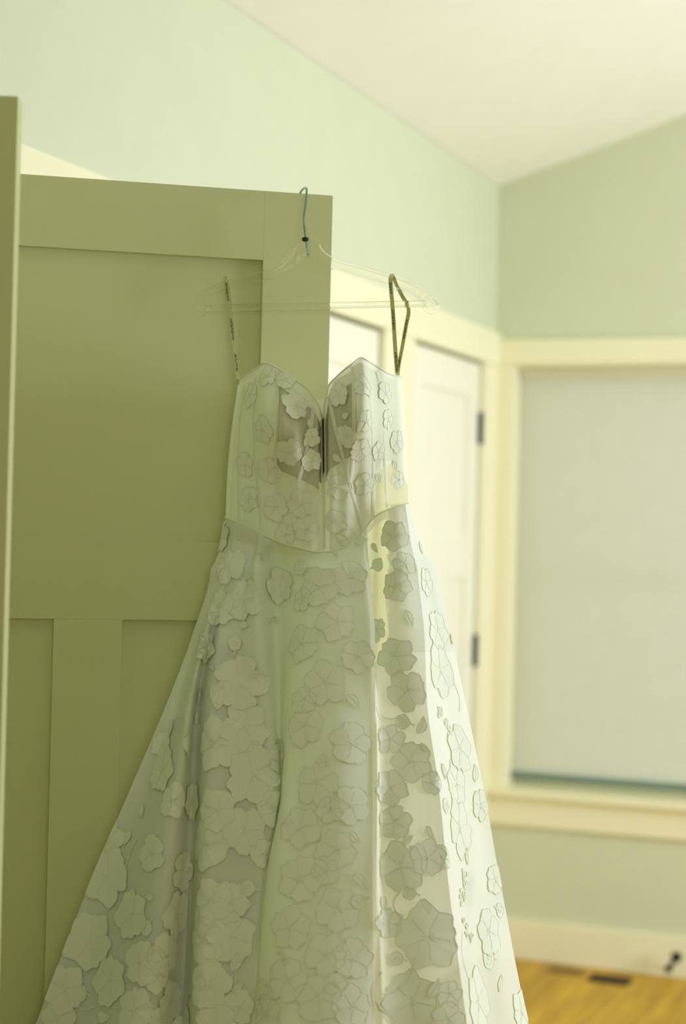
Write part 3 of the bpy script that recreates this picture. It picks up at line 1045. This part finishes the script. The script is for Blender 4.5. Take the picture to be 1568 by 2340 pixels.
# (kind, px, py, radius or half length in px, turn)
LACE = [
    # lit side of the skirt
    ('lace_flower', 972, 1330, 24, 0), ('lace_leaf', 962, 1260, 30, -1.0), ('lace_flower', 1000, 1440, 34, 0), ('lace_flower', 1006, 1530, 44, 0), ('lace_sprig', 1016, 1640, 70, 1.0), ('lace_stem', 1042, 1590, 60, 1.4),
    ('lace_flower', 1050, 1708, 40, 0), ('lace_leaf', 1012, 1756, 32, 1.3), ('lace_flower', 1040, 1795, 38, 0), ('lace_bud', 1018, 1838, 13, 0), ('lace_flower', 1050, 1886, 48, 0), ('lace_leaf', 1069, 1962, 32, -1.5),
    ('lace_flower', 1010, 1965, 24, 0), ('lace_sprig', 1055, 2028, 84, -0.9), ('lace_sprig', 1068, 2122, 60, 0.5), ('lace_flower', 1118, 2126, 38, 0), ('lace_bud', 1116, 2192, 19, 0), ('lace_stem', 1066, 2190, 90, 1.4),
    ('lace_leaf', 1142, 2250, 34, -1.1), ('lace_flower', 1094, 2290, 52, 0), ('lace_flower', 1190, 2310, 34, 0), ('lace_flower', 1095, 1840, 26, 0), ('lace_flower', 1128, 2010, 26, 0), ('lace_leaf', 1038, 1460, 30, -1.2), ('lace_leaf', 1085, 1770, 34, -1.3),
    # shaded right-hand panel
    ('lace_flower', 905, 1500, 40, 0), ('lace_flower', 930, 1575, 42, 0), ('lace_leaf', 930, 1410, 44, 1.2), ('lace_flower', 905, 1340, 34, 0), ('lace_bud', 918, 1648, 17, 0), ('lace_stem', 885, 1635, 64, 0.3), ('lace_flower', 893, 1690, 30, 0), ('lace_flower', 940, 1745, 44, 0),
    ('lace_leaf', 958, 1660, 44, -1.3), ('lace_flower', 985, 1790, 24, 0), ('lace_flower', 890, 1800, 38, 0), ('lace_flower', 903, 1880, 36, 0), ('lace_leaf', 930, 1916, 28, -0.6), ('lace_flower', 915, 1985, 50, 0), ('lace_flower', 980, 1960, 36, 0), ('lace_bud', 938, 2036, 15, 0),
    ('lace_stem', 918, 2068, 70, 1.5), ('lace_leaf', 970, 2072, 36, 1.2), ('lace_flower', 886, 2108, 30, 0), ('lace_flower', 976, 2140, 66, 0), ('lace_bud', 908, 2190, 15, 0), ('lace_stem', 915, 2232, 110, -0.7), ('lace_leaf', 986, 2262, 46, -0.9), ('lace_flower', 938, 2290, 60, 0),
    ('lace_flower', 1030, 2270, 26, 0), ('lace_stem', 880, 2280, 110, 1.3), ('lace_flower', 1020, 2335, 34, 0), ('lace_leaf', 878, 2060, 34, 1.4),
    # shaded left part
    ('lace_flower', 545, 1560, 52, 0), ('lace_flower', 470, 1480, 30, 0), ('lace_leaf', 455, 1590, 50, 1.6), ('lace_bud', 450, 1643, 14, 0), ('lace_leaf', 500, 1600, 56, -1.2), ('lace_flower', 560, 1660, 46, 0), ('lace_flower', 490, 1700, 46, 0), ('lace_flower', 585, 1770, 52, 0),
    ('lace_flower', 495, 1850, 36, 0), ('lace_leaf', 428, 1700, 50, 1.5), ('lace_flower', 440, 1830, 34, 0), ('lace_flower', 560, 1900, 40, 0), ('lace_flower', 470, 1930, 44, 0), ('lace_leaf', 395, 1660, 44, 1.2), ('lace_flower', 372, 1760, 40, 0), ('lace_leaf', 292, 1910, 38, 1.9),
    ('lace_stem', 306, 1955, 70, -1.1), ('lace_flower', 246, 2000, 52, 0), ('lace_leaf', 330, 1850, 34, 1.2), ('lace_flower', 350, 1950, 34, 0), ('lace_flower', 416, 1990, 36, 0), ('lace_bud', 566, 2030, 17, 0), ('lace_flower', 528, 2060, 36, 0), ('lace_flower', 480, 2060, 38, 0),
    ('lace_flower', 400, 2085, 40, 0), ('lace_flower', 300, 2090, 44, 0), ('lace_flower', 206, 2150, 52, 0), ('lace_leaf', 203, 2105, 34, 1.6), ('lace_stem', 247, 2115, 60, 1.6), ('lace_flower', 535, 2140, 44, 0), ('lace_flower', 460, 2150, 40, 0), ('lace_leaf', 540, 2205, 44, -1.2),
    ('lace_stem', 530, 2230, 80, 1.5), ('lace_flower', 380, 2185, 38, 0), ('lace_flower', 320, 2200, 40, 0), ('lace_leaf', 545, 2258, 34, -0.9), ('lace_flower', 470, 2250, 44, 0), ('lace_flower', 545, 2300, 30, 0), ('lace_flower', 250, 2240, 44, 0), ('lace_bud', 190, 2272, 20, 0),
    ('lace_stem', 205, 2290, 70, 0.4), ('lace_flower', 150, 2260, 44, 0), ('lace_flower', 390, 2290, 40, 0), ('lace_flower', 300, 2310, 40, 0), ('lace_flower', 130, 2330, 36, 0), ('lace_leaf', 225, 2320, 46, 0.3),
    # hips and middle
    ('lace_flower', 520, 1290, 34, 0), ('lace_flower', 560, 1370, 40, 0), ('lace_flower', 500, 1390, 34, 0), ('lace_flower', 640, 1340, 40, 0), ('lace_flower', 730, 1340, 42, 0), ('lace_flower', 800, 1320, 38, 0), ('lace_leaf', 860, 1250, 26, 1.3), ('lace_flower', 900, 1230, 34, 0),
    ('lace_flower', 770, 1420, 40, 0), ('lace_flower', 690, 1470, 40, 0), ('lace_flower', 820, 1500, 36, 0), ('lace_flower', 740, 1560, 46, 0), ('lace_leaf', 800, 1600, 44, 0.9), ('lace_flower', 700, 1660, 40, 0), ('lace_flower', 800, 1700, 44, 0), ('lace_flower', 730, 1790, 46, 0),
    ('lace_flower', 800, 1840, 40, 0), ('lace_flower', 690, 1890, 42, 0), ('lace_flower', 770, 1940, 40, 0), ('lace_leaf', 820, 2010, 44, 1.0), ('lace_flower', 690, 2010, 46, 0), ('lace_flower', 770, 2080, 44, 0), ('lace_flower', 660, 2120, 42, 0), ('lace_flower', 740, 2180, 42, 0),
    ('lace_flower', 810, 2190, 40, 0), ('lace_flower', 650, 2240, 44, 0), ('lace_flower', 730, 2280, 46, 0), ('lace_flower', 810, 2300, 40, 0), ('lace_flower', 610, 2320, 34, 0),
]


RJ = RIDGE * PER


def put(lay, kind, px, py, size, rot, parent, c0=0, c1=None, mats=None):
    i, j, d = lay.find(px, py, c0, c1)
    if d > 25:
        return None
    m_ = PX_M * size * (1.18 if kind == 'lace_flower' and lay is sk and px < 620 else 1.28 if c0 == RJ else 1.0)
    shp = SHAPES[kind](m_, rg)
    off = (0.0017 if lay is sk and c0 != RJ else 0.0009) + 0.00012 * (len(placed) % 8)
    placed.append((px, py, size))
    return lay.lay(kind, shp, i, j, rot + rg.uniform(-0.15, 0.15), off, mats or [M_PETAL, M_CORD], parent)


for kind, px, py, size, rot in LACE:
    ridge_x = np.interp(py, LV[1:], FRONT[RIDGE][0][1:])
    if px > ridge_x:
        put(sk, kind, px, py, size, rot, skirt, RJ)
    else:
        put(sk, kind, px, py, size, rot, skirt, 0, RJ + 1)
# the rest of the lace, down to the hem below the frame
n_fill = 0
tries = 0
while n_fill < 120 and tries < 9000:
    tries += 1
    py = rg.uniform(1220, 3150)
    px = rg.uniform(-100, 1400)
    i, j, d = sk.find(px, py)
    if d > 12 or j > RJ - 3 and j < RJ + 3:
        continue
    size = rg.uniform(24, 40) if py < 2340 else rg.uniform(40, 62)
    if any((px - a) ** 2 + (py - b) ** 2 < (0.64 * (s_ + size)) ** 2 for a, b, s_ in placed):
        continue
    kind = rg.choice(['lace_flower', 'lace_flower', 'lace_flower', 'lace_leaf', 'lace_sprig', 'lace_bud'])
    put(sk, kind, px, py, size * (0.5 if kind == 'lace_bud' else 1), rg.uniform(0, 6.28), skirt, RJ if j > RJ else 0, None if j > RJ else RJ + 1)
    n_fill += 1

# ------------------------------------------------------------------ the bodice
TOP = [(545, 869), (560, 858), (580, 847), (608, 830), (632, 840), (656, 855), (680, 872), (703, 890), (720, 910), (731, 935), (737, 958), (741, 935), (746, 900), (752, 880), (770, 860), (790, 843), (808, 829), (825, 818), (845, 828), (868, 842), (890, 855), (904, 859), (918, 862)]
topc = spline(TOP, 8)
dst = np.r_[0, np.cumsum(np.abs(np.diff(topc[:, 0])))]
NU = 110
uu = np.linspace(0, 1, NU)
xs_top = np.interp(uu, dst / dst[-1], topc[:, 0])
# keep the bottom point and both peaks exactly on columns
ys_top = np.interp(uu, dst / dst[-1], topc[:, 1])
xb = 515 + (933 - 515) * uu
# boning runs a little inwards: centre front stays near 738
xb = np.interp(uu, [0, (737 - 545) / (918 - 545), 1], [515, 741, 933])
yb = seam_y(xb)
NV = 70
vv = np.linspace(0, 1, NV)
BG = np.zeros((NV, NU, 3))
for i, v in enumerate(vv):
    px = xs_top * (1 - v) + xb * v
    py = ys_top * (1 - v) + yb * v
    ext = np.abs(uu - 0.5) * 2
    # waist slightly nipped on the left, straight on the right
    px = px - 6 * math.sin(math.pi * v) * np.clip(1 - uu * 3, 0, 1) + 3 * math.sin(math.pi * v) * np.clip(uu * 3 - 2, 0, 1)
    s = 2 * uu - 1
    dep = 2.845 - 0.100 * np.sqrt(np.clip(1 - s * s * 0.998, 0, 1))
    cup = 0.050 * math.exp(-((v - 0.30) / 0.26) ** 2)
    dep -= cup * np.exp(-((uu - 0.27) / 0.15) ** 2)
    dep -= cup * np.exp(-((uu - 0.74) / 0.13) ** 2)
    slit = np.exp(-((px - (737 + 4 * v)) / 3.5) ** 2)
    dep += 0.018 * slit * (1 - v) ** 1.2
    # soft vertical buckles beside the bones
    dep += 0.0022 * np.sin(uu * 62 + 2.2 * v) * (1 - 0.5 * v) + 0.0018 * np.sin(uu * 31 - 3 * v + 1)
    BG[i, :, 0], BG[i, :, 1], BG[i, :, 2] = px, py, dep
BF = lift(BG)
BN = grid_normals(BF)
if np.mean(np.sum(BN * (CAM - BF), -1)) < 0:
    BN = -BN
# back of the bodice
NBK = 40
BB = np.zeros((NV, NBK, 3))
for i, v in enumerate(vv):
    a, b = BG[i, -1], BG[i, 0]
    f = np.linspace(0, 1, NBK + 2)[1:-1]
    px = a[0] + (b[0] - a[0]) * f
    dip = (1 - v) * 46 * np.sin(math.pi * f)
    py = a[1] + (b[1] - a[1]) * f + dip
    dep = np.minimum(2.850 + 0.055 * np.sin(math.pi * f), np.where(px < 775, door_depth(px) - 0.022, 9))
    BB[i, :, 0], BB[i, :, 1], BB[i, :, 2] = px, py, dep
BBw = lift(BB)
ALLB = np.concatenate([BF, BBw], axis=1)
nC = NU + NBK
Fc = [(i * nC + j, (i + 1) * nC + j, (i + 1) * nC + (j + 1) % nC, i * nC + (j + 1) % nC) for i in range(NV - 1) for j in range(nC)]
bx_, by_ = to_px(ALLB)
cols_ = np.where((xs_top > 634) & (xs_top < 812))[0]
CL, CR = cols_[0], cols_[-1]
jc = int(np.argmin(np.abs(BG[5, :, 0] - 737.5)))
Fc = [f for n_, f in enumerate(Fc) if not (n_ % nC == jc and 0 < vv[n_ // nC] < 0.42)]
mi = []
for i in range(NV - 1):
    for j in range(nC):
        x_, y_ = bx_[i, j], by_[i, j]
        sheer = (j >= NU - 1 and x_ > 850) or (CL <= j < CR and 0.09 < vv[i] < (0.57 if x_ < 738 else 0.50) and abs(x_ - 738) > 6) or (x_ > 856 and y_ > 1060 + (x_ - 890) ** 2 * 0.03 and j < NU)
        if not (j == jc and 0 < vv[i] < 0.42):
            mi.append(1 if sheer else 0)
bodice = mk('bodice', ALLB.reshape(-1, 3), Fc, [M_BODICE, M_SHEER], dress, mat_idx=mi, smooth=True)
bl = Lay(BF, BN)


def on_bodice(px, py, off):
    i, j, d = bl.find(px, py)
    return BF[i, j] + BN[i, j] * off


def ribbon_on(lay, name, pts, width, off, mat, parent):
    """A raised flat channel following pixel points over a surface."""
    c = spline(pts, 8)
    P, Nn = [], []
    for p in c:
        i, j, d = lay.find(p[0], p[1])
        # refine by projecting the pixel to the depth of the found point
        dep = (lay.G[i, j] - CAM) @ (-RM[:, 2])
        P.append(at(p[0], p[1], dep))
        Nn.append(lay.N[i, j])
    P, Nn = np.array(P), np.array(Nn)
    k = np.array([0.25, 0.5, 0.25])
    for _ in range(4):
        for q in range(3):
            P[1:-1, q] = np.convolve(P[:, q], k, 'valid')
            Nn[1:-1, q] = np.convolve(Nn[:, q], k, 'valid')
    T = np.gradient(P, axis=0)
    T /= np.linalg.norm(T, axis=1)[:, None]
    S = np.cross(T, Nn)
    S /= np.linalg.norm(S, axis=1)[:, None]
    V, Fc = [], []
    n = len(P)
    for i in range(n):
        for a, h in ((-0.5, -0.0005), (-0.38, 1), (0, 1.5), (0.38, 1), (0.5, -0.0005)):
            V.append(P[i] + S[i] * a * width + Nn[i] * (off * h if h > 0 else 0.0004))
    for i in range(n - 1):
        for k_ in range(4):
            Fc.append((i * 5 + k_, i * 5 + k_ + 1, (i + 1) * 5 + k_ + 1, (i + 1) * 5 + k_))
    return mk(name, V, Fc, mat, parent, smooth=60)


BONES = [
    [(633, 850), (634, 940), (630, 1060), (636, 1150), (641, 1228)],
    [(716, 930), (709, 990), (696, 1050), (682, 1100)],
    [(751, 905), (762, 960), (780, 1030), (800, 1110), (815, 1160), (828, 1212)],
    [(806, 838), (809, 900), (809, 980), (806, 1060), (800, 1100)],
    [(828, 830), (842, 900), (850, 980), (853, 1060), (852, 1180)],
    [(862, 850), (872, 910), (876, 990), (881, 1080), (884, 1160)],
    [(738, 1090), (740, 1160), (741, 1255)],
    [(585, 862), (580, 950), (582, 1040), (590, 1120), (598, 1212)],
    [(560, 880), (548, 980), (545, 1080), (547, 1190)],
]
for b_ in BONES:
    ribbon_on(bl, 'boning_channel', b_, 0.0062, 0.0007, M_BONE, bodice)
# bound neckline
mk('neckline_binding', *tube_geo(np.array([BF[0, j] + BN[0, j] * 0.0005 for j in range(NU)]), 0.0013, 8), M_SATIN, bodice, smooth=True)
# waist seam cord
mk('waist_seam', *tube_geo(np.array([BF[-1, j] + BN[-1, j] * 0.0008 for j in range(NU)]), 0.0016, 8), M_CORD, bodice, smooth=True)
# grey inner panel seen through the sheer cups
def under(name, test, inset, mat):
    # offset inwards, along the surface
    P = BF - BN * inset
    Fq = [(i * NU + j, (i + 1) * NU + j, (i + 1) * NU + j + 1, i * NU + j + 1) for i in range(NV - 1) for j in range(NU - 1) if test(i, j)]
    used = sorted({k for f in Fq for k in f})
    new = {k: n for n, k in enumerate(used)}
    return mk(name, P.reshape(-1, 3)[used], [tuple(new[k] for k in f) for f in Fq], mat, bodice, smooth=True)


under('inner_panel', lambda i, j: CL <= j < CR and 0.08 < vv[i] < (0.58 if j < jc else 0.51) and abs(j - jc) > 2, 0.003, M_CUP)['label'] = 'grey inner panel showing through the lace'
under('fold_shadow_strip', lambda i, j: 0 < i and vv[i] < 0.48 and abs(j - jc) <= 2, 0.005, M_GAP)  # added strip that paints the shadow between the cups
under('lining', lambda i, j: i > 0 and abs(j - jc) > 2 and not (bx_[i, j] > 852 and by_[i, j] > 1050 + (bx_[i, j] - 890) ** 2 * 0.03), 0.006, M_TULLE)  # added layer that blocks the backlight glowing through the lace

# bodice lace
BLACE = [('lace_flower', 572, 905, 26, 0), ('lace_flower', 600, 980, 30, 0), ('lace_flower', 560, 1060, 28, 0), ('lace_flower', 615, 1075, 30, 0), ('lace_flower', 570, 1140, 28, 0), ('lace_flower', 630, 1160, 28, 0), ('lace_flower', 690, 1150, 30, 0),
         ('lace_flower', 680, 925, 32, 0), ('lace_leaf', 705, 968, 22, 0.8), ('lace_flower', 712, 1000, 20, 0), ('lace_flower', 662, 1035, 30, 0), ('lace_flower', 712, 1050, 22, 0), ('lace_flower', 700, 1210, 28, 0), ('lace_flower', 765, 1190, 26, 0),
         ('lace_flower', 776, 900, 24, 0), ('lace_leaf', 790, 950, 26, 0.1), ('lace_flower', 790, 995, 24, 0), ('lace_leaf', 772, 1045, 26, 1.3), ('lace_flower', 775, 1110, 28, 0), ('lace_flower', 830, 880, 24, 0), ('lace_flower', 835, 960, 24, 0),
         ('lace_flower', 825, 1030, 26, 0), ('lace_flower', 832, 1105, 24, 0), ('lace_flower', 880, 900, 24, 0), ('lace_flower', 888, 960, 22, 0), ('lace_flower', 908, 1010, 24, 0), ('lace_leaf', 902, 1060, 26, 1.4), ('lace_flower', 908, 1095, 20, 0),
         ('lace_flower', 864, 1030, 20, 0), ('lace_leaf', 862, 1090, 24, 1.2), ('lace_flower', 650, 870, 22, 0), ('lace_flower', 610, 860, 22, 0), ('lace_flower', 795, 1230, 20, 0), ('lace_flower', 655, 1220, 22, 0)]
for kind, px, py, size, rot in BLACE:
    put(bl, kind, px, py, size, rot, bodice)


# hanging loops: printed ribbon from the side seams up over the hanger
def ribbon(name, pts, width, twist, parent, mat):
    c = spline(pts, 10)
    m = len(c)
    T = np.gradient(c, axis=0)
    T /= np.linalg.norm(T, axis=1)[:, None]
    V, Fc, ctr = [], [], []
    for i in range(m):
        tw = np.interp(i / (m - 1), *zip(*twist))
        Sx = np.cross(T[i], FWD)
        Sx /= np.linalg.norm(Sx)
        Sx = Sx * math.cos(tw) + np.cross(T[i], Sx) * math.sin(tw)
        Nn = np.cross(Sx, T[i])
        ctr.append((c[i], T[i], Sx, Nn))
        for a, b in ((-0.5, -0.5), (0.5, -0.5), (0.5, 0.5), (-0.5, 0.5)):
            V.append(c[i] + Sx * a * width + Nn * b * 0.0006)
    for i in range(m - 1):
        for k in range(4):
            k2 = (k + 1) % 4
            Fc.append((i * 4 + k, i * 4 + k2, (i + 1) * 4 + k2, (i + 1) * 4 + k))
    Fc += [(3, 2, 1, 0), tuple(range((m - 1) * 4, m * 4))]
    return mk(name, V, Fc, mat, parent), ctr


def print_on(ctr, spans, width, parent):
    """Small blurred-looking dark letter strokes woven along a ribbon."""
    r2 = random.Random(5)
    L_ = np.r_[0, np.cumsum([np.linalg.norm(ctr[i + 1][0] - ctr[i][0]) for i in range(len(ctr) - 1)])]
    V, Fc = [], []
    for a, b in spans:
        s = a * L_[-1]
        while s < b * L_[-1]:
            k = min(int(np.searchsorted(L_, s)), len(ctr) - 1)
            k = max(k, 1)
            f = (s - L_[k - 1]) / (L_[k] - L_[k - 1] + 1e-9)
            c = ctr[k - 1][0] * (1 - f) + ctr[k][0] * f
            _, T, Sx, Nn = ctr[k]
            hgt = width * r2.uniform(0.30, 0.62)
            off = width * r2.uniform(-0.10, 0.10)
            w = r2.uniform(0.0007, 0.0013)
            for sgn in (1, -1):
                n = len(V)
                o = Nn * sgn * 0.0005
                V += [c - T * w / 2 + Sx * (off - hgt / 2) + o, c + T * w / 2 + Sx * (off - hgt / 2) + o, c + T * w / 2 + Sx * (off + hgt / 2) + o, c - T * w / 2 + Sx * (off + hgt / 2) + o]
                Fc.append((n, n + 1, n + 2, n + 3))
            s += w + r2.uniform(0.0005, 0.0011)
    o = mk('printed_text', V, Fc, M_INK, parent)
    return o


RW = 0.0066
o1, c1_ = ribbon('hanging_loop', [at(546, 878, 2.835), at(541, 840, 2.84), at(533, 770, 2.845), at(524, 700, 2.85), at(517, 650, 2.852), at(515, 636, 2.858), at(516, 640, 2.872), at(520, 655, 2.876), at(526, 700, 2.874), at(538, 800, 2.862), at(547, 872, 2.846)], RW, [(0, 0.7), (0.25, 0.25), (0.45, 0.1), (0.55, 0.1), (1, 0.6)], dress, M_RIBBON)
o1['label'] = 'olive ribbon hanging loop with dark woven print'
print_on(c1_, [(0.06, 0.14), (0.20, 0.30), (0.38, 0.46)], RW, o1)
o2, c2_ = ribbon('hanging_loop', [at(908, 866, 2.846), at(907, 845, 2.846), at(903, 790, 2.848), at(898, 710, 2.85), at(893, 650, 2.852), at(893, 635, 2.856), at(897, 630, 2.868), at(903, 643, 2.878), at(918, 674, 2.880), at(931, 697, 2.882), at(934, 712, 2.882), at(929, 740, 2.878), at(920, 790, 2.868), at(911, 840, 2.854), at(909, 864, 2.850)], RW, [(0, 1.0), (0.08, 0.15), (0.42, 0.05), (0.52, 0.75), (0.62, 0.3), (0.66, 0.8), (0.74, 0.25), (1, 0.9)], dress, M_RIBBON)
o2['label'] = 'olive ribbon hanging loop with dark woven print'
print_on(c2_, [(0.03, 0.12), (0.22, 0.31), (0.38, 0.43), (0.72, 0.81), (0.90, 0.98)], RW, o2)
